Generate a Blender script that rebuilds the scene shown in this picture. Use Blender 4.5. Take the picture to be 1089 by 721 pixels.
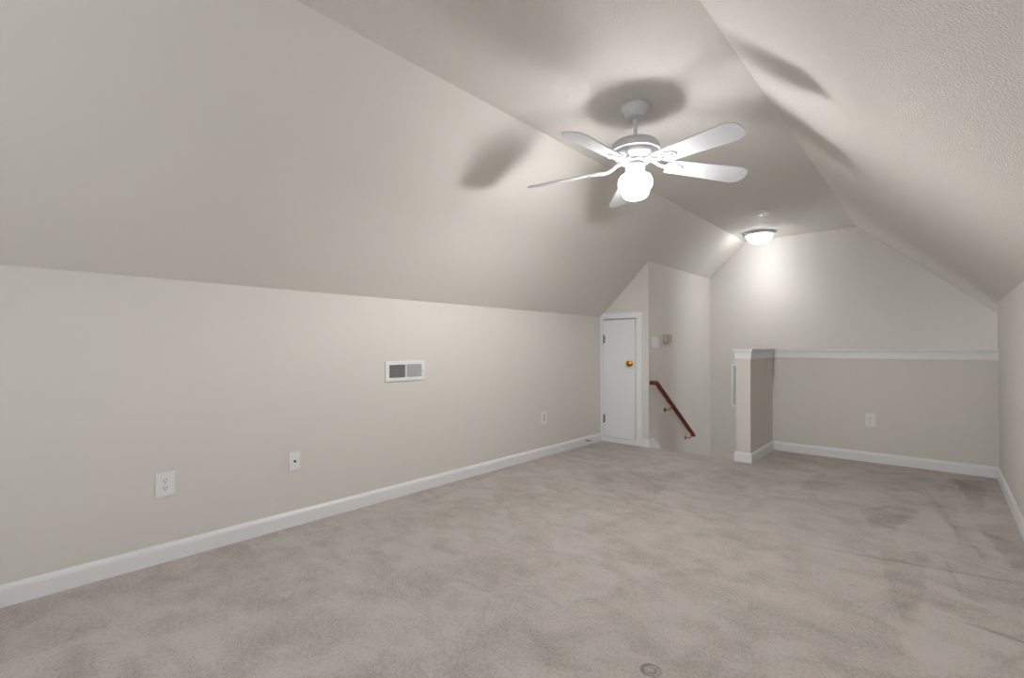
import bpy, bmesh, math, random
from mathutils import Vector, Matrix
random.seed(7)
for o in list(bpy.data.objects):
    bpy.data.objects.remove(o)
SC = bpy.context.scene
COL = SC.collection
R = math.radians

# ------------------------------------------------------------------ camera, world, light levels
H = 1.08
cd = bpy.data.cameras.new('camera')
cam = bpy.data.objects.new('camera', cd)
COL.objects.link(cam)
cam.location = (0, 0, H)
cam.rotation_euler = (R(90), R(0.097), R(41.798))
cd.sensor_width = 36
cd.lens = 16.841
cd.shift_y = 0.00804
cd.clip_start = 0.02
SC.camera = cam
SC.view_settings.view_transform = 'Standard'
SC.view_settings.look = 'None'
SC.view_settings.gamma = 1
SC.view_settings.use_curve_mapping = False
SC.cycles.caustics_reflective = False
SC.view_settings.exposure = 0.54
w = bpy.data.worlds.new('world')
SC.world = w
w.use_nodes = True
wb = w.node_tree.nodes['Background']
wb.inputs[0].default_value = (0.96, 0.98, 1.0, 1)
wb.inputs[1].default_value = 4.6           # daylight outside the two windows added to light the room
GLOBE_LAMP = (47.0, .30, .66, 1.9, .36, 1.2)        # fan bulb: watts, then share thrown up, sideways and down
BOWL_LAMP = (28.0, .18, .12, 2.1, 1.0, 2.1)          # flush light bulb
LAMP_COL = (1.0, 0.99, 0.98, 1)

# ------------------------------------------------------------------ room dimensions (metres)
XL, XR, XS = -2.925, 0.358, -2.336         # left wall, right wall, stair wall
YN, YD, YH, YB = -1.15, 4.813, 5.579, 6.668  # near wall, small-door wall, half wall, back wall
YR, XH, HT = 4.796, -1.3155, 0.128         # half-wall return: end face, inner face, thickness
HL, HR, HC = 1.428, 1.455, 2.443           # left / right knee-wall tops, flat ceiling
XCL, XCR = -1.884, -0.704                  # flat ceiling edges
XE = 1.0                                   # far side of the stairwell behind the half wall
YE = 4.825                                 # stair edge in the floor
SL = (HC - HL) / (XCL - XL)
SR = (HR - HC) / (XR - XCR)
ZS = HL + SL * (XS - XL)

# ------------------------------------------------------------------ materials
def node_mat(name):
    m = bpy.data.materials.new(name)
    m.use_nodes = True
    nt = m.node_tree
    return m, nt, nt.nodes['Principled BSDF']

def lin(c):
    return tuple(((x / 255 + .055) / 1.055) ** 2.4 if x > 10 else x / 3294.6 for x in c) + (1,)

def paint(name, col, rough=.5, bump=0.0, scale=300.0, spec=.3, detail=2.0, var=.03, coat=0.0, metal=0.0):
    m, nt, b = node_mat(name)
    N, L = nt.nodes, nt.links
    tc = N.new('ShaderNodeTexCoord')
    no = N.new('ShaderNodeTexNoise')
    no.inputs['Scale'].default_value = scale
    no.inputs['Detail'].default_value = detail
    L.new(tc.outputs['Object'], no.inputs['Vector'])
    big = N.new('ShaderNodeTexNoise')
    big.inputs['Scale'].default_value = 1.7
    L.new(tc.outputs['Object'], big.inputs['Vector'])
    mx = N.new('ShaderNodeMix'); mx.data_type = 'RGBA'
    mx.inputs['A'].default_value = tuple(x * (1 - var) for x in col[:3]) + (1,)
    mx.inputs['B'].default_value = tuple(min(1, x * (1 + var)) for x in col[:3]) + (1,)
    L.new(big.outputs['Fac'], mx.inputs['Factor'])
    L.new(mx.outputs['Result'], b.inputs['Base Color'])
    b.inputs['Roughness'].default_value = rough
    b.inputs['Specular IOR Level'].default_value = spec
    b.inputs['Metallic'].default_value = metal
    b.inputs['Coat Weight'].default_value = coat
    if bump:
        bp = N.new('ShaderNodeBump')
        bp.inputs['Strength'].default_value = bump
        bp.inputs['Distance'].default_value = .0055 if bump > .9 else .004
        L.new(no.outputs['Fac'], bp.inputs['Height'])
        L.new(bp.outputs['Normal'], b.inputs['Normal'])
    return m

WALL = lin((221, 218, 212))
M_WALL = paint('wall_paint', WALL, .65, .05, 260, .25, var=.012)
M_CEIL = paint('ceiling_paint', WALL, .75, .95, 140, .2, 2.0, var=.012)
M_TRIM = paint('trim_white', lin((236, 237, 239)), .35, 0, spec=.45, var=.01)
M_PLATE = paint('plate_white', lin((236, 237, 239)), .35, 0, spec=.5, var=.01)
M_SLOT = paint('slot_dark', lin((52, 50, 48)), .6)
M_GREY = paint('grey_plastic', lin((205, 207, 210)), .5)
M_DUCT = paint('duct_grey', lin((140, 140, 140)), .6)  # the duct's inner shade as a colour, shared by louvers and outlet slots
M_VANE = paint('vane_grey', lin((206, 207, 209)), .45)
M_FAN = paint('fan_white', lin((208, 210, 214)), .38, 0, spec=.45, var=.01)
M_BRASS = paint('brass', lin((205, 140, 45)), .25, 0, metal=1.0, var=.05)
M_STEEL = paint('hinge_steel', lin((140, 140, 140)), .4, 0, metal=.3)
M_BEIGE = paint('box_beige', lin((184, 176, 160)), .5)
M_CARB = paint('stair_carpet', lin((178, 168, 160)), .95, .5, 220, .05)

# carpet: mottled plush pile, vacuum tracks, painted shading by the half wall, two ridges, one furniture dent
def carpet():
    m, nt, b = node_mat('carpet')
    N, L = nt.nodes, nt.links
    tc = N.new('ShaderNodeTexCoord')
    P = tc.outputs['Object']
    def math_(op, a, c=None, clamp=False):
        n = N.new('ShaderNodeMath'); n.operation = op; n.use_clamp = clamp
        for i, v in enumerate((a, c)):
            if v is None: continue
            if isinstance(v, (int, float)): n.inputs[i].default_value = v
            else: L.new(v, n.inputs[i])
        return n.outputs[0]
    def noise(scale, detail, rough=.5, sx=1, sy=1, dist=0):
        mp = N.new('ShaderNodeMapping')
        mp.inputs['Scale'].default_value = (sx, sy, 1)
        mp.inputs['Rotation'].default_value = (0, 0, R(12))
        L.new(P, mp.inputs['Vector'])
        n = N.new('ShaderNodeTexNoise')
        n.inputs['Scale'].default_value = scale
        n.inputs['Detail'].default_value = detail
        n.inputs['Roughness'].default_value = rough
        n.inputs['Distortion'].default_value = dist
        L.new(mp.outputs[0], n.inputs['Vector'])
        return n.outputs['Fac']
    def ramp(v, a, c):
        n = N.new('ShaderNodeMapRange'); n.interpolation_type = 'SMOOTHSTEP'
        n.inputs['From Min'].default_value = a; n.inputs['From Max'].default_value = c
        L.new(v, n.inputs['Value'])
        return n.outputs['Result']
    # wobble of the position so that the tracks get soft uneven edges
    wn = N.new('ShaderNodeTexNoise'); wn.inputs['Scale'].default_value = 7
    L.new(P, wn.inputs['Vector'])
    vm = N.new('ShaderNodeVectorMath'); vm.operation = 'MULTIPLY_ADD'
    vm.inputs[1].default_value = (.06, .06, 0); vm.inputs[2].default_value = (-.03, -.03, 0)
    L.new(wn.outputs['Color'], vm.inputs[0])
    va = N.new('ShaderNodeVectorMath'); va.operation = 'ADD'
    L.new(P, va.inputs[0]); L.new(vm.outputs[0], va.inputs[1])
    PW = va.outputs[0]
    def half(n, d, s):
        dt = N.new('ShaderNodeVectorMath'); dt.operation = 'DOT_PRODUCT'
        L.new(PW, dt.inputs[0]); dt.inputs[1].default_value = (n[0], n[1], 0)
        return ramp(dt.outputs['Value'], d - s, d + s)
    def poly(pts, s=.014):
        cx = sum(p[0] for p in pts) / len(pts); cy = sum(p[1] for p in pts) / len(pts)
        out = None
        for i, a in enumerate(pts):
            c = pts[(i + 1) % len(pts)]
            n = Vector((-(c[1] - a[1]), c[0] - a[0])).normalized()
            if n.x * (cx - a[0]) + n.y * (cy - a[1]) < 0: n = -n
            h = half(n, n.x * a[0] + n.y * a[1], s)
            out = h if out is None else math_('MULTIPLY', out, h)
        return out
    mott = ramp(noise(3.2, 6, .62, 1, 1.0, .9), .36, .64)
    blot = ramp(noise(6.5, 4, .55, .8, 1.3, .6), .38, .66)
    fine = noise(190, 2, .6)
    grain = noise(75, 3, .6)
    fac = math_('ADD', math_('MULTIPLY', mott, .34), math_('MULTIPLY', blot, .26))
    for pts, amt in TRACKS_SHADE:
        fac = math_('ADD', fac, math_('MULTIPLY', poly(pts), amt * .8))
    fac = math_('ADD', fac, math_('MULTIPLY', math_('SUBTRACT', ramp(grain, .34, .66), .5), .34))
    fac = math_('ADD', fac, math_('MULTIPLY', math_('SUBTRACT', ramp(fine, .3, .7), .5), .42), clamp=True)
    mx = N.new('ShaderNodeMix'); mx.data_type = 'RGBA'
    mx.inputs['A'].default_value = lin((197, 189, 184)); mx.inputs['B'].default_value = lin((149, 140, 132))
    L.new(fac, mx.inputs['Factor'])
    L.new(mx.outputs['Result'], b.inputs['Base Color'])
    b.inputs['Roughness'].default_value = 1
    b.inputs['Specular IOR Level'].default_value = .05
    b.inputs['Sheen Weight'].default_value = .15
    b.inputs['Sheen Roughness'].default_value = .6
    # pile relief + ridges + dent
    hgt = math_('ADD', math_('MULTIPLY', fine, .5), math_('MULTIPLY', grain, .5))
    for (a, c) in RIDGES:
        a, c = Vector(a), Vector(c)
        d = (c - a).normalized(); n = Vector((-d.y, d.x))
        off = n.dot(a)
        dt = N.new('ShaderNodeVectorMath'); dt.operation = 'DOT_PRODUCT'
        L.new(P, dt.inputs[0]); dt.inputs[1].default_value = (n.x, n.y, 0)
        dist = math_('ABSOLUTE', math_('SUBTRACT', dt.outputs['Value'], off))
        line = math_('SUBTRACT', 1.0, ramp(dist, .0, .014))
        dl = N.new('ShaderNodeVectorMath'); dl.operation = 'DOT_PRODUCT'
        L.new(P, dl.inputs[0]); dl.inputs[1].default_value = (d.x, d.y, 0)
        line = math_('MULTIPLY', line, ramp(dl.outputs['Value'], d.dot(a) - .08, d.dot(a) + .15))
        hgt = math_('SUBTRACT', hgt, math_('MULTIPLY', line, 2.6))
    sv = N.new('ShaderNodeVectorMath'); sv.operation = 'DISTANCE'
    L.new(P, sv.inputs[0]); sv.inputs[1].default_value = (DENT[0], DENT[1], 0)
    dent = math_('SUBTRACT', 1.0, ramp(sv.outputs['Value'], .022, .037))
    boss = math_('SUBTRACT', 1.0, ramp(sv.outputs['Value'], .008, .022))
    hgt = math_('SUBTRACT', hgt, math_('MULTIPLY', dent, 5.0))
    hgt = math_('ADD', hgt, math_('MULTIPLY', boss, 3.4))
    bp = N.new('ShaderNodeBump')
    bp.inputs['Strength'].default_value = .8
    bp.inputs['Distance'].default_value = .006
    L.new(hgt, bp.inputs['Height'])
    L.new(bp.outputs['Normal'], b.inputs['Normal'])
    return m

# vacuum tracks, and half-wall foot shading put into the colour, in metres on the floor
F_PX, CYAW = 509.43, R(41.798)
def fl(x, y):
    d = F_PX * H / (y - 369.26); r = d * (x - 544.5) / F_PX
    return (math.cos(CYAW) * r - math.sin(CYAW) * d, math.sin(CYAW) * r + math.cos(CYAW) * d)
TRACKS_SHADE = [([fl(*q) for q in pts], a) for pts, a in (
    ([(989, 541), (951, 565), (955, 588), (1017, 585), (1019, 570)], -.35),
    ([(935, 584), (989, 590), (979, 640), (964, 677), (952, 650)], .32),
    ([(994, 587), (1006, 595), (1018, 614), (1025.6, 647), (1012, 615)], .40),
    ([(1030, 582), (1041, 580), (1051, 599)], .40),
    ([(1010, 508), (1047, 521), (1045, 543), (1032, 535)], .45),
    ([(979, 515), (1004, 543), (1012, 563), (992, 537)], .35),
    ([(1004, 543), (1019, 567), (1020, 580), (1013, 567)], .35),
    ([(1040, 563.6), (1095, 584), (1095, 612), (1081, 607)], .35),
    ([(913, 543), (947, 537), (980, 543), (950, 563), (927, 563)], .40),
    ([(1015, 525), (1040, 560), (1075, 607), (1050, 600), (1020, 560)], -.25),
    ([(960, 650), (985, 640), (1085, 690), (1040, 719), (960, 719)], -.25),
    ([(620, 500), (720, 503), (690, 540), (640, 530)], .25),
    ([(860, 505), (1055, 512), (1057, 524), (850, 522)], .28),  # contact shade and nap along the half wall's foot, put into the colour
)]
RIDGES = [(fl(858, 580), fl(1089, 622)), (fl(1012, 658), fl(1089, 683))]
DENT = fl(692, 713)
M_CARPET = carpet()

def wood():
    m, nt, b = node_mat('cherry_wood')
    N, L = nt.nodes, nt.links
    tc = N.new('ShaderNodeTexCoord')
    mp = N.new('ShaderNodeMapping'); mp.inputs['Scale'].default_value = (14, 2, 14)
    L.new(tc.outputs['Object'], mp.inputs['Vector'])
    no = N.new('ShaderNodeTexNoise'); no.inputs['Scale'].default_value = 5; no.inputs['Detail'].default_value = 5
    L.new(mp.outputs[0], no.inputs['Vector'])
    mx = N.new('ShaderNodeMix'); mx.data_type = 'RGBA'
    mx.inputs['A'].default_value = lin((92, 26, 8)); mx.inputs['B'].default_value = lin((124, 44, 18))
    L.new(no.outputs['Fac'], mx.inputs['Factor'])
    L.new(mx.outputs['Result'], b.inputs['Base Color'])
    b.inputs['Roughness'].default_value = .42
    b.inputs['Specular IOR Level'].default_value = .3
    return m
M_WOOD = wood()

def glow(name, col, power, clear, flutes=0):
    """lit frosted glass: part of the bulb's light passes straight through, the rest makes the glass glow"""
    m, nt, b = node_mat(name)
    N, L = nt.nodes, nt.links
    b.inputs['Base Color'].default_value = (.9, .9, .9, 1)
    b.inputs['Emission Color'].default_value = col
    b.inputs['Emission Strength'].default_value = power
    b.inputs['Roughness'].default_value = .25
    tr = N.new('ShaderNodeBsdfTransparent'); mx = N.new('ShaderNodeMixShader')
    mx.inputs[0].default_value = clear
    if flutes:
        # moulded flutes round the bowl: the glass is clearer in the grooves
        tc = N.new('ShaderNodeTexCoord'); so = N.new('ShaderNodeSeparateXYZ')
        L.new(tc.outputs['Object'], so.inputs[0])
        at = N.new('ShaderNodeMath'); at.operation = 'ARCTAN2'
        L.new(so.outputs['Y'], at.inputs[0]); L.new(so.outputs['X'], at.inputs[1])
        sc_ = N.new('ShaderNodeMath'); sc_.operation = 'MULTIPLY'; sc_.inputs[1].default_value = flutes
        L.new(at.outputs[0], sc_.inputs[0])
        cs = N.new('ShaderNodeMath'); cs.operation = 'COSINE'; L.new(sc_.outputs[0], cs.inputs[0])
        mr = N.new('ShaderNodeMapRange')
        mr.inputs['From Min'].default_value = -1
        mr.inputs['To Min'].default_value = clear - .3; mr.inputs['To Max'].default_value = clear + .3
        L.new(cs.outputs[0], mr.inputs['Value']); L.new(mr.outputs[0], mx.inputs[0])
    L.new(b.outputs[0], mx.inputs[1]); L.new(tr.outputs[0], mx.inputs[2])
    L.new(mx.outputs[0], N['Material Output'].inputs['Surface'])
    return m
M_GLOBE = glow('lit_globe_glass', LAMP_COL, 7.0, .5)
M_BOWL = glow('lit_bowl_glass', LAMP_COL, 4.0, .5, 24)

def bulb(name, spec, parent, loc, rad):
    """a point lamp with the up / side / down spread of its fixture"""
    ld = bpy.data.lights.new(name, 'POINT')
    ld.energy = spec[0]; ld.color = LAMP_COL[:3]; ld.shadow_soft_size = rad
    ld.use_nodes = True
    nt = ld.node_tree; N, L = nt.nodes, nt.links
    ge = N.new('ShaderNodeNewGeometry'); sx = N.new('ShaderNodeSeparateXYZ')
    L.new(ge.outputs['Incoming'], sx.inputs[0])
    dn = N.new('ShaderNodeMapRange'); up = N.new('ShaderNodeMapRange')
    for n, f1, t0, t1 in ((dn, -spec[4], 0, 1), (up, .6, 0, spec[1] - spec[2])):
        n.inputs['From Min'].default_value = 0; n.inputs['From Max'].default_value = f1
        n.inputs['To Min'].default_value = t0; n.inputs['To Max'].default_value = t1
        L.new(sx.outputs['Z'], n.inputs['Value'])
    ad = N.new('ShaderNodeMath'); ad.operation = 'ADD'
    pw = N.new('ShaderNodeMath'); pw.operation = 'POWER'; pw.inputs[1].default_value = 4 if spec[4] == 1 else 1
    L.new(dn.outputs[0], pw.inputs[0])
    ma = N.new('ShaderNodeMath'); ma.operation = 'MULTIPLY_ADD'
    ma.inputs[1].default_value = spec[3] - spec[2]; ma.inputs[2].default_value = spec[2]
    L.new(pw.outputs[0], ma.inputs[0])
    L.new(ma.outputs[0], ad.inputs[0]); L.new(up.outputs[0], ad.inputs[1])
    # past its peak the output falls off towards straight down
    nd = N.new('ShaderNodeMapRange')
    nd.inputs['From Min'].default_value = -.45; nd.inputs['From Max'].default_value = -.9
    nd.inputs['To Min'].default_value = 0; nd.inputs['To Max'].default_value = spec[5] - spec[3]
    L.new(sx.outputs['Z'], nd.inputs['Value'])
    a2 = N.new('ShaderNodeMath'); a2.operation = 'ADD'
    L.new(ad.outputs[0], a2.inputs[0]); L.new(nd.outputs[0], a2.inputs[1])
    ad = a2
    em = N['Emission']
    L.new(ad.outputs[0], em.inputs['Strength'])
    o = bpy.data.objects.new(name, ld); COL.objects.link(o)
    o.parent = parent; o.location = loc
    return o

# ------------------------------------------------------------------ mesh helpers
def link(name, bm, mat, parent=None, smooth=False, loc=None, rot=None):
    me = bpy.data.meshes.new(name)
    bmesh.ops.recalc_face_normals(bm, faces=bm.faces[:])
    bm.to_mesh(me); bm.free()
    me.materials.append(mat)
    o = bpy.data.objects.new(name, me)
    COL.objects.link(o)
    if smooth:
        for p in me.polygons: p.use_smooth = True
        me.set_sharp_from_angle(angle=R(38))
    if parent: o.parent = parent
    if loc: o.location = loc
    if rot: o.rotation_euler = rot
    return o

def tag(o, label=None, cat=None, group=None, kind=None):
    for k, v in (('label', label), ('category', cat), ('group', group), ('kind', kind)):
        if v: o[k] = v
    return o

def empty(name, loc, label, cat, group=None, rot=(0, 0, 0)):
    o = bpy.data.objects.new(name, None)
    o.empty_display_size = .05
    COL.objects.link(o)
    o.location = loc; o.rotation_euler = rot
    return tag(o, label, cat, group)

def structure(o):
    return tag(o, kind='structure')

def new(): return bmesh.new()

def box(bm, x0, x1, y0, y1, z0, z1, bev=0.0, seg=2):
    r = bmesh.ops.create_cube(bm, size=1)
    vs = r['verts']
    for v in vs:
        v.co = Vector(((x0 + x1) / 2 + v.co.x * (x1 - x0), (y0 + y1) / 2 + v.co.y * (y1 - y0), (z0 + z1) / 2 + v.co.z * (z1 - z0)))
    if bev:
        es = list({e for v in vs for e in v.link_edges})
        bmesh.ops.bevel(bm, geom=es, offset=bev, segments=seg, affect='EDGES', profile=.5)
    return bm

def prism(bm, pts, vec):
    """extrude a planar polygon (3-D points) along vec"""
    a = [bm.verts.new(p) for p in pts]
    c = [bm.verts.new(Vector(p) + Vector(vec)) for p in pts]
    bm.faces.new(a)
    bm.faces.new(c[::-1])
    n = len(pts)
    for i in range(n):
        bm.faces.new((a[i], c[i], c[(i + 1) % n], a[(i + 1) % n]))
    return bm

def lathe(bm, prof, seg=48, mat=Matrix()):
    rings = []
    for r, z in prof:
        if r < 1e-6:
            rings.append([bm.verts.new(mat @ Vector((0, 0, z)))])
        else:
            rings.append([bm.verts.new(mat @ Vector((r * math.cos(2 * math.pi * i / seg), r * math.sin(2 * math.pi * i / seg), z))) for i in range(seg)])
    for a, c in zip(rings, rings[1:]):
        for i in range(seg):
            j = (i + 1) % seg
            if len(a) == 1 and len(c) > 1: bm.faces.new((a[0], c[i], c[j]))
            elif len(c) == 1 and len(a) > 1: bm.faces.new((a[i], c[0], a[j]))
            elif len(a) > 1: bm.faces.new((a[i], c[i], c[j], a[j]))
    for ring in (rings[0], rings[-1]):
        if len(ring) > 1: bm.faces.new(ring)
    return bm

def tube(bm, pts, rad, seg=12):
    pts = [Vector(p) for p in pts]
    rings = []
    up = None
    for i, p in enumerate(pts):
        t = (pts[min(i + 1, len(pts) - 1)] - pts[max(i - 1, 0)]).normalized()
        if up is None:
            up = Vector((0, 0, 1)) if abs(t.z) < .9 else Vector((1, 0, 0))
        u = t.cross(up).normalized(); v = u.cross(t).normalized(); up = v
        r = rad[i] if isinstance(rad, (list, tuple)) else rad
        rings.append([bm.verts.new(p + r * (math.cos(2 * math.pi * k / seg) * u + math.sin(2 * math.pi * k / seg) * v)) for k in range(seg)])
    for a, c in zip(rings, rings[1:]):
        for k in range(seg):
            j = (k + 1) % seg
            bm.faces.new((a[k], c[k], c[j], a[j]))
    bm.faces.new(rings[0]); bm.faces.new(rings[-1])
    return bm

def round_path(pts, r, n=6):
    pts = [Vector(p) for p in pts]
    out = [pts[0]]
    for a, p, c in zip(pts, pts[1:], pts[2:]):
        p0 = p + (a - p).normalized() * r; p1 = p + (c - p).normalized() * r
        for i in range(n + 1):
            t = i / n
            out.append((1 - t) ** 2 * p0 + 2 * t * (1 - t) * p + t * t * p1)
    out.append(pts[-1])
    return out

# ------------------------------------------------------------------ the room
T = .12
# floor with a rounded carpet edge at the stairs
bm = new()
prism(bm, [(XL - T, YN - T, 0), (XR + T, YN - T, 0), (XR + T, YH + .06, 0), (XH - HT * .5, YH + .06, 0), (XH - HT * .5, YE, 0), (XL - T, YE, 0)], (0, 0, -.16))
for e in [e for e in bm.edges if all(abs(v.co.y - YE) < 1e-4 and abs(v.co.z) < 1e-4 for v in e.verts)]:
    bmesh.ops.bevel(bm, geom=[e], offset=.025, segments=4, affect='EDGES', profile=.5)
    break
structure(link('floor', bm, M_CARPET))
# carpeted stairs going down between the stair wall and the half wall
bm = new()
zz, yy = -.16, YE + .02
prof = [(yy, -.16)]
for k in range(4):
    zz = -.19 * (k + 1)
    prof += [(yy + .275 * k, zz), (yy + .275 * (k + 1), zz)]
prof += [(YB + .02, zz), (YB + .02, zz - .25), (yy, zz - .25)]
prism(bm, [(XS - .02, y, z) for y, z in prof], (XE - XS + .04, 0, 0))
structure(link('stairs', bm, M_CARB))
# left knee wall
structure(link('wall_left', box(new(), XL - T, XL, YN - T, YD + T, -.16, HL + .05), M_WALL))
# right knee wall, ending at the half wall
bm = box(new(), XR, XR + T, YN - T, YH + HT, -.16, HR + .02)
structure(link('wall_right', bm, M_WALL))
# small-door wall with an opening for the door
DX0, DX1, DZ = -2.890, -2.478, 1.402
bm = new()
prism(bm, [(XL - .02, YD, -.1), (DX0, YD, -.1), (DX0, YD, DZ), (DX1, YD, DZ), (DX1, YD, -.1), (XS - .115, YD, -.1), (XS - .115, YD, ZS - .08), (XL - .02, YD, HL + .02)], (0, T, 0))
structure(link('wall_door', bm, M_WALL))
# stair wall
bm = new()
prism(bm, [(XS, YD, -1.3), (XS, YB + T, -1.3), (XS, YB + T, ZS + .03), (XS, YD, ZS + .03)], (-.115, 0, 0))
structure(link('wall_stairs', bm, M_WALL))
# back wall (gable) and the end of the stairwell
bm = new()
prism(bm, [(XS - T, YB, -1.3), (XE + T, YB, -1.3), (XE + T, YB, HC + SR * (XE + T - XCR) + .04), (XCR, YB, HC + .05), (XCL, YB, HC + .05), (XS - T, YB, ZS - T * SL + .05)], (0, T, 0))
structure(link('wall_back', bm, M_WALL))
SY0, SY1, SZ0_, SZ1_ = 5.82, 6.52, -.85, .35      # unseen stair window behind the half wall, added to brighten the stairwell
bm = new()
for a in ((YH, SY0, -1.3, 1.1), (SY1, YB + T, -1.3, 1.1), (SY0, SY1, -1.3, SZ0_), (SY0, SY1, SZ1_, 1.1)):
    box(bm, XE, XE + T, a[0], a[1], a[2], a[3])
structure(link('wall_stair_end', bm, M_WALL))
w2 = structure(link('fill_window_2', new(), M_TRIM))
bm = new()
for a in ((SY0, SY1, SZ1_ - .05, SZ1_), (SY0, SY1, SZ0_, SZ0_ + .05), (SY0, SY0 + .05, SZ0_ + .05, SZ1_ - .05), (SY1 - .05, SY1, SZ0_ + .05, SZ1_ - .05), (SY0 + .05, SY1 - .05, -.14, -.10)):
    box(bm, XE + .05, XE + .09, a[0], a[1], a[2], a[3])
link('fill_window_sash', bm, M_TRIM, w2)
# half wall: return with the end face, and the long run
bm = new()
prism(bm, [(XH - HT, YR, -1.1), (XH, YR, -1.1), (XH, YH, -1.1), (XE, YH, -1.1), (XE, YH + HT, -1.1), (XH - HT, YH + HT, -1.1)], (0, 0, 1.1 + .99))
structure(link('wall_half', bm, M_WALL))
# near gable wall behind the camera, its window opening added for fill light
WX0, WX1, WZ0, WZ1 = -1.75, -.75, .60, 1.90
bm = new()
outer = [(XL - T, -.1), (XR + T, -.1), (XR + T, HR - .05), (XCR, HC + .05), (XCL, HC + .05), (XL - T, HL - .05)]
def quad(a): prism(bm, [(x, YN - T, z) for x, z in a], (0, T, 0))
quad([(XL - T, -.1), (WX0, -.1), (WX0, HC + .05), (XCL, HC + .05), (XL - T, HL - .05)] if WX0 > XCL else [(XL - T, -.1), (WX0, -.1), (WX0, HL + SL * (WX0 - XL) + .05), (XL - T, HL - .05)])
quad([(WX1, -.1), (XR + T, -.1), (XR + T, HR - .05), (WX1, HC + SR * (WX1 - XCR) + .05)])
quad([(WX0, -.1), (WX1, -.1), (WX1, WZ0), (WX0, WZ0)])
quad([(WX0, WZ1), (WX1, WZ1), (WX1, HC + SR * (WX1 - XCR) + .05), (XCR, HC + .05), (XCL, HC + .05), (WX0, HL + SL * (WX0 - XL) + .05)])
structure(link('wall_near', bm, M_WALL))
wf = structure(link('fill_window_1', new(), M_TRIM, loc=(0, 0, 0)))
bm = new()
c = .07
for a in ((WX0 - c, WX1 + c, WZ1, WZ1 + c), (WX0 - c, WX1 + c, WZ0 - c, WZ0), (WX0 - c, WX0, WZ0, WZ1), (WX1, WX1 + c, WZ0, WZ1)):
    box(bm, a[0], a[1], YN, YN + .018, a[2], a[3])
link('fill_window_casing', bm, M_TRIM, wf)
bm = new()
mid = (WX0 + WX1) / 2
for a in ((WX0, WX1, WZ1 - .05, WZ1), (WX0, WX1, WZ0, WZ0 + .05), (WX0, WX0 + .05, WZ0 + .05, WZ1 - .05), (WX1 - .05, WX1, WZ0 + .05, WZ1 - .05), (mid - .03, mid + .03, WZ0 + .05, WZ1 - .05)):
    box(bm, a[0], a[1], YN - .08, YN - .04, a[2], a[3])
link('fill_window_sash', bm, M_TRIM, wf)

# ceiling: left slope, flat strip, right slope (kept apart so each keeps its own crease)
bm = new()
Y0, Y1 = YN - T, YB + .02
prism(bm, [(XL, Y0, HL), (XCL, Y0, HC), (XCR, Y0, HC), (XE + T, Y0, HC + SR * (XE + T - XCR)),
           (XE + T, Y0, HC + SR * (XE + T - XCR) + .15), (XCR, Y0, HC + .15), (XCL, Y0, HC + .15), (XL - T, Y0, HL + .06), (XL - T, Y0, HL - .12)], (0, Y1 - Y0, 0))
ce = structure(link('ceiling', bm, M_CEIL))
ce.data.materials.append(M_WALL)            # the left slope is smooth, the rest stippled
for p in ce.data.polygons:
    if p.normal.x > .3 and p.normal.z < -.3: p.material_index = 1

# ------------------------------------------------------------------ trim
BB = [(0, 0), (.014, 0), (.014, .068), (.0115, .078), (.006, .086), (.004, .091), (0, .092)]
def baseboard(name, a, c, n, ext=(0, 0)):
    """profile run from a to c (x, y), sticking out along n"""
    a, c, n = Vector(a), Vector(c), Vector(n)
    bm = new()
    d = (c - a).normalized()
    A = []; C = []
    for t, z in BB:
        p = a + n * t + d * (-ext[0] * t); q = c + n * t + d * (ext[1] * t)
        A.append(bm.verts.new((p.x, p.y, z))); C.append(bm.verts.new((q.x, q.y, z)))
    k = len(BB)
    for i in range(k):
        bm.faces.new((A[i], C[i], C[(i + 1) % k], A[(i + 1) % k]))
    bm.faces.new(A[::-1]); bm.faces.new(C)
    return structure(link(name, bm, M_TRIM))
baseboard('baseboard_left', (XL, YN), (XL, YD), (1, 0))
baseboard('baseboard_right', (XR, YN), (XR, YH), (-1, 0), (0, -1))
baseboard('baseboard_near', (XL + .015, YN), (XR - .015, YN), (0, 1))
baseboard('baseboard_half', (XH, YH), (XR, YH), (0, -1), (-1, -1))
baseboard('baseboard_return', (XH, YR), (XH, YH), (1, 0), (1, -1))
baseboard('baseboard_end', (XH - HT, YR), (XH, YR), (0, -1), (1, 1))
# short skirt from the small door round the corner, cut on the slant of the stairs
bm = new()
box(bm, -2.405, XS, YD - .014, YD, 0, .084, .002, 1)
prism(bm, [(XS, YD - .014, -.02), (XS, YD - .014, .086), (XS, 4.915, .086), (XS, 5.09, -.04), (XS, 5.09, -.08)], (.014, 0, 0))
structure(link('baseboard_door', bm, M_TRIM))
# cap and fascia on the half wall
bm = new()
cz0, cz1 = 1.040, 1.062
o1, o2 = .024, .008
def ell(off, z0, z1):
    prism(bm, [(XH - HT - off, YR - off, z0), (XH + off, YR - off, z0), (XH + off, YH - off, z0), (XR, YH - off, z0), (XR, YH + HT + off, z0), (XH - HT - off, YH + HT + off, z0)], (0, 0, z1 - z0))
ell(o1, cz0, cz1)
ell(o2 + .004, cz0 - .014, cz0)
ell(o2, .966, cz0 - .014)
bmesh.ops.bevel(bm, geom=[e for e in bm.edges if max(v.co.z for v in e.verts) - min(v.co.z for v in e.verts) < 1e-5], offset=.003, segments=2, affect='EDGES', profile=.5)
structure(link('trim_1', bm, M_TRIM))

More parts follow.
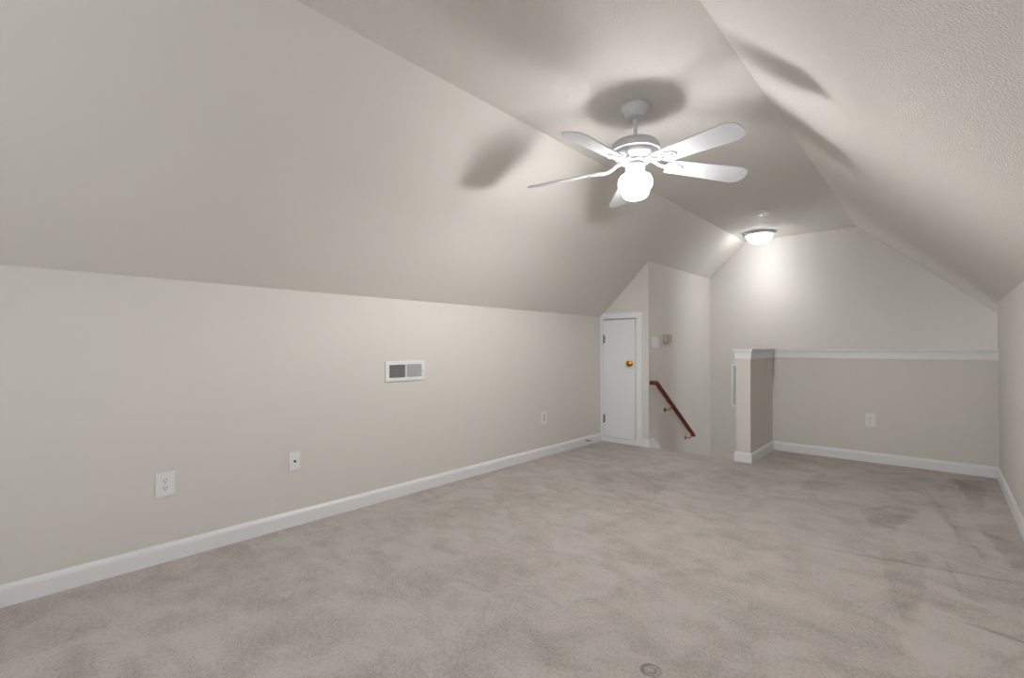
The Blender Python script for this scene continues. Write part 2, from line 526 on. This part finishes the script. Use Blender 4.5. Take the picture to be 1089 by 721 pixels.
# ------------------------------------------------------------------ small attic door
dr = bpy.data.objects.new('door_1', None); COL.objects.link(dr); dr.location = (-2.685, YD, 0)
tag(dr, 'small white attic access door with a brass knob', 'door', kind='structure')
def part(name, bm, mat, parent, smooth=False):
    o = link(name, bm, mat, None, smooth)
    o.parent = parent
    o.matrix_parent_inverse = parent.matrix_basis.inverted()
    return o
bpy.context.view_layer.update()
bm = new()
SX0, SX1, SZ0, SZ1 = -2.884, -2.4865, .062, 1.389
box(bm, SX0, SX1, YD - .011, YD + .03, SZ0, SZ1, .0015, 1)
part('door_slab', bm, M_TRIM, dr)
bm = new()
box(bm, XL + .001, DX0 + .004, YD - .016, YD + .03, .0, 1.40, .002, 1)           # left strip
box(bm, DX1, -2.408, YD - .016, YD + .01, .0, 1.40, .004, 2)               # right casing
box(bm, XL + .001, -2.408, YD - .016, YD + .01, 1.398, 1.464, .004, 2)            # head casing
box(bm, DX0 - .002, DX1 + .002, YD + .05, YD + .06, .0, 1.41)                     # stop behind the slab
part('door_casing', bm, M_TRIM, dr)
bm = new()
box(bm, DX0, DX1 + .001, YD - .014, YD + .03, 0, .057, .003, 1)
part('door_sill', bm, M_TRIM, dr)
for z in (1.171, .263):
    bm = new()
    lathe(bm, [(0, -.048), (.004, -.047), (.0062, -.044), (.0062, .044), (.004, .047), (0, .048)], 12, Matrix.Translation((SX0 + .004, YD - .016, z)))
    box(bm, SX0 + .004, SX0 + .022, YD - .0135, YD - .010, z - .044, z + .044)
    tag(part('hinge', bm, M_STEEL, dr, True), 'grey steel hinge')
bm = new()
mk = Matrix.Translation((-2.543, YD - .011, .898)) @ Matrix.Rotation(R(90), 4, 'X')
lathe(bm, [(0, 0), (.030, 0), (.030, .004), (.024, .009), (.011, .012), (.011, .020), (.018, .024), (.028, .031), (.033, .040), (.031, .050), (.022, .057), (.010, .060), (0, .060)], 32, mk)
tag(part('door_knob', bm, M_BRASS, dr, True), 'round brass door knob')

# ------------------------------------------------------------------ ceiling fan
FX, FY = -1.283, 2.482
fan = empty('ceiling_fan', (FX, FY, HC), 'white five-blade ceiling fan with a lit glass globe', 'ceiling fan')
Z = lambda z: z - HC
link('canopy', lathe(new(), [(0, 0), (.072, 0), (.077, Z(2.439)), (.077, Z(2.429)), (.073, Z(2.420)), (.064, Z(2.408)), (.057, Z(2.394)), (.0545, Z(2.384)), (.055, Z(2.378)), (.052, Z(2.371)), (.042, Z(2.366)), (.016, Z(2.364)), (0, Z(2.364))], 48), M_FAN, fan, True)
rod = link('downrod', lathe(new(), [(0, Z(2.37)), (.0115, Z(2.37)), (.0115, Z(2.275)), (.017, Z(2.270)), (.019, Z(2.246)), (.026, Z(2.235)), (0, Z(2.235))], 24), M_FAN, fan, True)
for a in range(3):
    t = a * 2.1 + .3
    bm = lathe(new(), [(0, 0), (.004, 0), (.004, .005), (0, .006)], 10, Matrix.Translation((.0175 * math.cos(t), .0175 * math.sin(t), Z(2.258))) @ Matrix.Rotation(t, 4, 'Z') @ Matrix.Rotation(R(90), 4, 'Y'))
    link('screw', bm, M_STEEL, rod)
link('motor_housing', lathe(new(), [(0, Z(2.242)), (.060, Z(2.242)), (.095, Z(2.238)), (.118, Z(2.230)), (.130, Z(2.219)), (.134, Z(2.206)), (.134, Z(2.186)), (.136, Z(2.184)), (.136, Z(2.178)), (.130, Z(2.175)), (.125, Z(2.172)),
    (.122, Z(2.160)), (.112, Z(2.146)), (.098, Z(2.136)), (.088, Z(2.132)), (0, Z(2.132))], 64), M_FAN, fan, True)
bm = new()
lathe(bm, [(0, Z(2.134)), (.072, Z(2.134)), (.072, Z(2.118)), (0, Z(2.118))], 40)
for k in range(20):   # cooling slots round the flywheel
    t = 2 * math.pi * k / 20
    b2 = Matrix.Rotation(t, 4, 'Z')
    vs = bmesh.ops.create_cube(bm, size=1, matrix=b2 @ Matrix.Translation((.074, 0, Z(2.126))) @ Matrix.Diagonal((.008, .008, .012, 1)))
link('flywheel', bm, M_GREY, fan, False)
link('switch_housing', lathe(new(), [(0, Z(2.120)), (.040, Z(2.120)), (.043, Z(2.112)), (.052, Z(2.106)), (.054, Z(2.100)), (.054, Z(2.058)), (.050, Z(2.054)), (0, Z(2.054))], 40), M_FAN, fan, True)
fit = link('globe_fitter', lathe(new(), [(0, Z(2.058)), (.046, Z(2.058)), (.050, Z(2.056)), (.053, Z(2.070)), (.0535, Z(2.066)), (.0535, Z(2.058)), (.048, Z(2.054)), (0, Z(2.054))][:1] + [(.050, Z(2.058)), (.054, Z(2.066)), (.056, Z(2.064)), (.056, Z(2.056)), (.052, Z(2.053)), (0, Z(2.053))], 40), M_FAN, fan, True)
bm = new()
lathe(bm, [(0, 2.056), (.048, 2.056), (.066, 2.052), (.082, 2.042), (.091, 2.028), (.095, 2.010), (.0945, 1.994), (.089, 1.981), (.081, 1.973), (.078, 1.966), (.0765, 1.954), (.071, 1.939), (.060, 1.926), (.042, 1.917), (.020, 1.912), (0, 1.911)], 56, Matrix.Translation((0, 0, -HC)))
g = link('glass_globe', bm, M_GLOBE, fan, True)
tag(g, 'frosted glass globe, lit')
bulb('bulb', GLOBE_LAMP, fan, (0, 0, Z(1.980)), .046)
def blade_mesh():
    """blade lies along +x, origin at its root, 5 mm thick"""
    n = 26
    L0, L1 = .0, .455
    up, lo = [], []
    pts = []
    w0, w1 = .055, .071
    body = L1 - w1 * .92
    side = []
    # rounded root corner
    for i in range(6):
        t = i / 5 * math.pi / 2
        side.append((L0 + .022 * (1 - math.sin(t)), w0 - .022 + .022 * math.sin(t) if False else (w0 - .022) + .022 * math.sin(t)))
    for i in range(1, 10):
        s = i / 10
        side.append((L0 + .022 + s * (body - .022), w0 + (w1 - w0) * s))
    for i in range(12):
        t = i / 11 * math.pi / 2
        side.append((body + (L1 - body) * math.sin(t), w1 * math.cos(t) ** .8 if i < 11 else 0))
    outline = side + [(x, -y) for x, y in reversed(side[:-1])]
    bm = new()
    prism(bm, [(x, y, -.003) for x, y in outline], (0, 0, .006))
    return bm

def iron_mesh(drop, reach):
    """ornamental bracket from the flywheel out to the blade's underside"""
    bm = new()
    # curved neck
    path = [(.066, 0, .028), (.095, 0, .026), (.118, 0, .014), (.140, 0, .002), (.165, 0, -.004), (.195, 0, -.005)]
    tube(bm, round_path(path, .008, 3), .0105, 10)
    # leaf-shaped plate under the blade root
    half = [(.172, .012), (.182, .030), (.194, .043), (.208, .047), (.222, .042), (.232, .030), (.243, .026), (.255, .022), (.268, .012), (.274, 0)]
    out = half + [(x, -y) for x, y in reversed(half[:-1])]
    prism(bm, [(x, y, -.0075) for x, y in out], (0, 0, .0045))
    return bm

BLADES = [(-15.0, 2.075, 2.094), (45.0, 2.058, 2.106), (128.0, 2.064, 2.090), (200.0, 2.060, 2.088), (268.5, 2.086, 2.095)]
bl0 = ir0 = sc0 = None
for k, (ang, zt, zr) in enumerate(BLADES):
    droop = math.asin((zr - zt) / .45)
    base = Matrix.Rotation(R(ang), 4, 'Z')
    if k == 0:
        bl0 = link('blade', blade_mesh(), M_FAN, fan)
        ir0 = link('blade_iron', iron_mesh(0, 0), M_FAN, fan, True)
        sc0 = [link('screw', lathe(new(), [(0, .0), (.0055, 0), (.0055, -.0025), (.003, -.004), (0, -.004)], 12, Matrix.Translation((x, y, -.0075))), M_STEEL, ir0, True)
               for x, y in ((.202, .026), (.202, -.026), (.250, 0))]
        b, i = bl0, ir0
    else:
        b, i = bl0.copy(), ir0.copy()
        for o in (b, i): COL.objects.link(o); o.parent = fan
        for q in sc0:
            s = q.copy(); COL.objects.link(s); s.parent = i
    tilt = Matrix.Rotation(droop, 4, 'Y') @ Matrix.Rotation(R(-15), 4, 'X')
    b.matrix_basis = base @ Matrix.Translation((.185, 0, Z(zr))) @ tilt
    i.matrix_basis = base @ Matrix.Translation((0, 0, Z(zr))) @ Matrix.Translation((.185, 0, 0)) @ tilt @ Matrix.Translation((-.185, 0, 0))

# ------------------------------------------------------------------ flush ceiling light and smoke detector
fl_ = empty('flush_ceiling_light', (-1.613, 6.25, HC), 'round flush-mount ceiling light with a lit frosted bowl above the stairwell', 'ceiling light')
link('base_pan', lathe(new(), [(0, 0), (.168, 0), (.176, -.006), (.177, -.016), (.172, -.024), (.160, -.030), (.140, -.032), (0, -.032)], 56), M_FAN, fl_, True)
prof = [(.138, -.031), (.140, -.040), (.132, -.060), (.118, -.082), (.098, -.102), (.070, -.116), (.035, -.123), (0, -.125)]
bm = new()
seg = 96
rings = []
for r, z in prof[:-1]:
    rings.append([bm.verts.new(((r + (.0025 if i % 4 < 2 else -.0015)) * math.cos(2 * math.pi * i / seg), (r + (.0025 if i % 4 < 2 else -.0015)) * math.sin(2 * math.pi * i / seg), z)) for i in range(seg)])
for a, c in zip(rings, rings[1:]):
    for i in range(seg): bm.faces.new((a[i], c[i], c[(i + 1) % seg], a[(i + 1) % seg]))
tip = bm.verts.new((0, 0, prof[-1][1]))
for i in range(seg): bm.faces.new((rings[-1][i], tip, rings[-1][(i + 1) % seg]))
bm.faces.new(rings[0])
tag(link('glass_bowl', bm, M_BOWL, fl_, True), 'frosted fluted glass bowl, lit')

bulb('bulb', BOWL_LAMP, fl_, (0, 0, -.075), .012)

sd = empty('smoke_detector', (-1.325, 5.27, HC), 'small round smoke detector on the flat ceiling', 'smoke detector')
link('mounting_base', lathe(new(), [(0, 0), (.062, 0), (.064, -.004), (.064, -.010), (.058, -.012), (0, -.012)], 40), M_PLATE, sd, True)
link('body', lathe(new(), [(0, -.011), (.056, -.011), (.058, -.018), (.054, -.030), (.044, -.036), (.022, -.038), (.020, -.034), (0, -.034)], 40), M_PLATE, sd, True)

# ------------------------------------------------------------------ wall plates
def local_box(bm, y0, y1, z0, z1, t0, t1, bev=0.0):
    """box in a plate's own frame: x out of the wall, y along the wall, z up"""
    return box(bm, t0, t1, y0, y1, z0, z1, bev)

def duplex(root, wide, tall):
    link('cover_plate', local_box(new(), -wide / 2, wide / 2, -tall / 2, tall / 2, 0, .006, .0022), M_PLATE, root)
    for s in (1, -1):
        bm = new()
        zc = s * .0195
        pts = []
        for i in range(28):
            t = 2 * math.pi * i / 28
            pts.append((.0055, max(-.0165, min(.0165, .0175 * math.cos(t))), zc + max(-.0135, min(.0135, .0175 * math.sin(t)))))
        seen = []
        for q in pts:
            if q not in seen: seen.append(q)
        prism(bm, seen, (.0022, 0, 0))
        rc = link('receptacle', bm, M_PLATE, root)
        bm = new()
        local_box(bm, -.0075, -.0050, zc - .001, zc + .008, .0074, .0081)
        local_box(bm, .0050, .0075, zc - .001, zc + .008, .0074, .0081)
        lathe(bm, [(0, .0074), (.0028, .0074), (.0028, .0081), (0, .0081)], 12, Matrix.Translation((0, 0, zc - .0075)) @ Matrix.Rotation(R(90), 4, 'Y'))
        link('slot', bm, M_SLOT, rc)
    bm = lathe(new(), [(0, .0058), (.003, .0058), (.0028, .0068), (0, .0070)], 12, Matrix.Rotation(R(90), 4, 'Y'))
    link('screw', bm, M_GREY, root)

def on_left(name, y, z, label, cat, group=None):
    return empty(name, (XL, y, z), label, cat, group)

o = on_left('wall_outlet', .636, .390, 'duplex wall outlet with an oversized white plate low on the left wall, nearest', 'outlet', 'wall outlets')
duplex(o, .083, .122)
o = on_left('cable_plate', 1.287, .391, 'white cover plate with a single cable jack on the left wall', 'cable plate')
link('cover_plate', local_box(new(), -.034, .034, -.056, .056, 0, .006, .0022), M_PLATE, o)
bm = lathe(new(), [(0, .005), (.0075, .005), (.0075, .008), (.0048, .0085), (.0048, .016), (.0036, .016), (.0036, .010), (0, .010)], 16, Matrix.Rotation(R(90), 4, 'Y'))
tag(link('cable_jack', bm, M_SLOT, o, True), 'dark round cable jack')
for s in (1, -1):
    link('screw', lathe(new(), [(0, .0058), (.003, .0058), (.0028, .0068), (0, .0070)], 12, Matrix.Translation((0, 0, s * .042)) @ Matrix.Rotation(R(90), 4, 'Y')), M_PLATE, o)
o = on_left('wall_outlet', 3.741, .384, 'rectangular-faced white wall outlet at the far end of the left wall', 'outlet', 'wall outlets')
link('cover_plate', local_box(new(), -.040, .040, -.060, .060, 0, .006, .0022), M_PLATE, o)
d = link('receptacle', local_box(new(), -.0165, .0165, -.034, .034, .005, .0078, .0008), M_GREY, o)
for zc in (.018, -.018):
    bm = local_box(new(), -.0075, -.005, zc - .003, zc + .006, .0074, .0082)
    local_box(bm, .005, .0075, zc - .003, zc + .006, .0074, .0082)
    link('slot', bm, M_DUCT, d)
o = empty('wall_outlet', (-.489, YH, .393), 'white duplex wall outlet in the middle of the half wall', 'outlet', 'wall outlets', (0, 0, R(-90)))
duplex(o, .075, .122)

# register in the left wall
o = on_left('wall_register', 2.096, .908, 'white wall register with open louvers on one half, set in the left wall', 'vent')
W2, H2 = .173, .0725
bm = new()
iy0, iy1, iz = -.141, .143, .046
box(bm, 0, .010, -W2, iy0, -H2, H2, .003); box(bm, 0, .010, iy1, W2, -H2, H2, .003)
box(bm, 0, .010, iy0 - .004, iy1 + .004, iz, H2, .003); box(bm, 0, .010, iy0 - .004, iy1 + .004, -H2, -iz, .003)
box(bm, 0, .010, -.003, .009, -iz - .003, iz + .003, .002)
link('register_frame', bm, M_PLATE, o)
bm = new()
box(bm, .0006, .0012, iy0, -.003, -iz, iz)  # flat sheet on the wall, its grey paints the shade inside the duct
tag(link('duct_shade', bm, M_DUCT, o), 'grey sheet painting the shade of the duct behind the louvers')
bm = new()
for k in range(7):
    z = -iz + .007 + k * .0132
    pts = [(.0015, z + .0035), (.0080, z - .0015), (.0085, z - .0005), (.0020, z + .0045)]
    prism(bm, [(x, iy0, zz_) for x, zz_ in pts], (0, abs(iy0) - .003, 0))
for k in range(5):
    y = iy0 + .022 + k * .0235
    box(bm, .0012, .004, y, y + .002, -iz, iz)
tag(link('louver_panel', bm, M_DUCT, o), 'open horizontal louvers')
bm = new()
for k in range(18):
    y = .010 + k * .0074
    pts = [(.0012, y), (.0078, y + .0052), (.0083, y + .0060), (.0020, y + .0015)]
    prism(bm, [(x, yy_, -iz) for x, yy_ in pts], (0, 0, 2 * iz))
box(bm, .0004, .0014, .009, iy1, -iz, iz)
tag(link('vane_panel', bm, M_VANE, o), 'closed upright vanes')
bm = new()
box(bm, .008, .018, .151, .158, -.010, .004, .001)
box(bm, .008, .0105, .149, .160, -.022, .014, .0008)
link('damper_lever', bm, M_PLATE, o)

# spring door stop on the left baseboard
ds = empty('door_stop', (XL + .014, 4.485, .052), 'small spring door stop on the left baseboard near the small door', 'door stop')
bm = new()
pts = []
for i in range(161):
    t = i / 160
    a = t * 2 * math.pi * 13
    pts.append((.004 + .050 * t, .006 * math.cos(a), .006 * math.sin(a)))
tube(bm, pts, .0012, 5)
lathe(bm, [(0, 0), (.010, 0), (.009, .004), (0, .004)], 14, Matrix.Rotation(R(90), 4, 'Y'))
link('spring', bm, M_STEEL, ds, True)
tag(link('tip_cap', lathe(new(), [(0, .052), (.008, .052), (.0085, .062), (.006, .066), (0, .067)], 14, Matrix.Rotation(R(90), 4, 'Y')), M_PLATE, ds, True), 'white rubber cap')

# switch plate and small box on the stair wall
o = empty('switch_plate', (XS, 4.972, 1.128), 'white light switch plate at the top of the stairs', 'switch')
link('cover_plate', local_box(new(), -.082, .082, -.060, .060, 0, .006, .0022), M_PLATE, o)
for y in (-.046, 0, .046):
    bm = new()
    prism(bm, [(.005, y - .0165, -.033), (.0105, y - .0165, -.033), (.0075, y - .0165, .0), (.006, y - .0165, .033), (.005, y - .0165, .033)], (0, .033, 0))
    link('rocker', bm, M_PLATE, o)
o = empty('wall_box', (XS, 5.235, 1.172), 'small beige square box beside the switch plate on the stair wall', 'wall box')
link('body', local_box(new(), -.058, .062, -.040, .050, .006, .052, .004), M_BEIGE, o)
link('back_plate', local_box(new(), -.045, .045, -.056, .046, 0, .007, .002), M_BEIGE, o)
link('lower_knob', local_box(new(), -.030, .022, -.058, -.038, .008, .034, .004), M_BEIGE, o)

# handrail on the stair wall
hx = XS + .070
hr_ = empty('handrail', (hx, 4.731, .70), 'cherry-stained wooden handrail with brass brackets going down the stair wall', 'handrail')
bm = new()
p0, p1, p2 = Vector((hx, 4.735, .700)), Vector((hx, 4.858, .694)), Vector((hx, 5.885, -.008))
path = round_path([p0, p1, p2], .022, 4)
org = Vector((hx, 4.731, .70))
prof = []
for i in range(20):
    t = 2 * math.pi * i / 20
    prof.append((.024 * math.cos(t), .026 * math.sin(t) if math.sin(t) > -.6 else -.019))
rings = []
for i, p in enumerate(path):
    t = (path[min(i + 1, len(path) - 1)] - path[max(i - 1, 0)]).normalized()
    u = Vector((1, 0, 0)); v = u.cross(t).normalized()
    if v.z < 0: v = -v
    rings.append([bm.verts.new(p - org + u * a + v * c_) for a, c_ in prof])
for a, c_ in zip(rings, rings[1:]):
    for k in range(20): bm.faces.new((a[k], c_[k], c_[(k + 1) % 20], a[(k + 1) % 20]))
bm.faces.new(rings[0]); bm.faces.new(rings[-1])
link('rail', bm, M_WOOD, hr_, True)
dirn = (p2 - p1).normalized()
for y in (5.215, 5.800):
    s = (y - p1.y) / dirn.y
    q = p1 + dirn * s - org
    bm = new()
    wx = XS - hx
    lathe(bm, [(0, 0), (.026, 0), (.026, .004), (.018, .008), (.010, .010), (0, .010)], 24, Matrix.Translation((wx, q.y, q.z - .085)) @ Matrix.Rotation(R(90), 4, 'Y'))
    tube(bm, round_path([(wx + .006, q.y, q.z - .085), (wx + .070, q.y, q.z - .080), (0, q.y, q.z - .024)], .03, 6), .0065, 10)
    up = Matrix.Translation((0, q.y, q.z - .0255)) @ Matrix.Rotation(math.atan2(dirn.z, dirn.y), 4, 'X')
    bmesh.ops.create_cube(bm, size=1, matrix=up @ Matrix.Diagonal((.022, .07, .004, 1)))
    tag(link('bracket', bm, M_BRASS, hr_, True), 'brass bracket')

# return-air grille on the back wall, half hidden by the half wall
o = empty('return_grille', (-1.890, YB, .573), 'white framed return-air grille on the back wall behind the half wall end', 'vent', None, (0, 0, R(-90)))
gw, gh = .175, .283
bm = new()
f_ = .028
box(bm, 0, .012, -gw, -gw + f_, -gh, gh, .003); box(bm, 0, .012, gw - f_, gw, -gh, gh, .003)
box(bm, 0, .012, -gw + f_ - .003, gw - f_ + .003, gh - f_, gh, .003); box(bm, 0, .012, -gw + f_ - .003, gw - f_ + .003, -gh, -gh + f_, .003)
link('grille_frame', bm, M_PLATE, o)
bm = new()
k = 0
z = -gh + f_ + .006
while z < gh - f_ - .006:
    pts = [(.001, z + .008), (.008, z), (.009, z + .001), (.002, z + .0095)]
    prism(bm, [(x, -gw + f_, q) for x, q in pts], (0, 2 * (gw - f_), 0))
    z += .0125
link('louver_panel', bm, M_VANE, o)
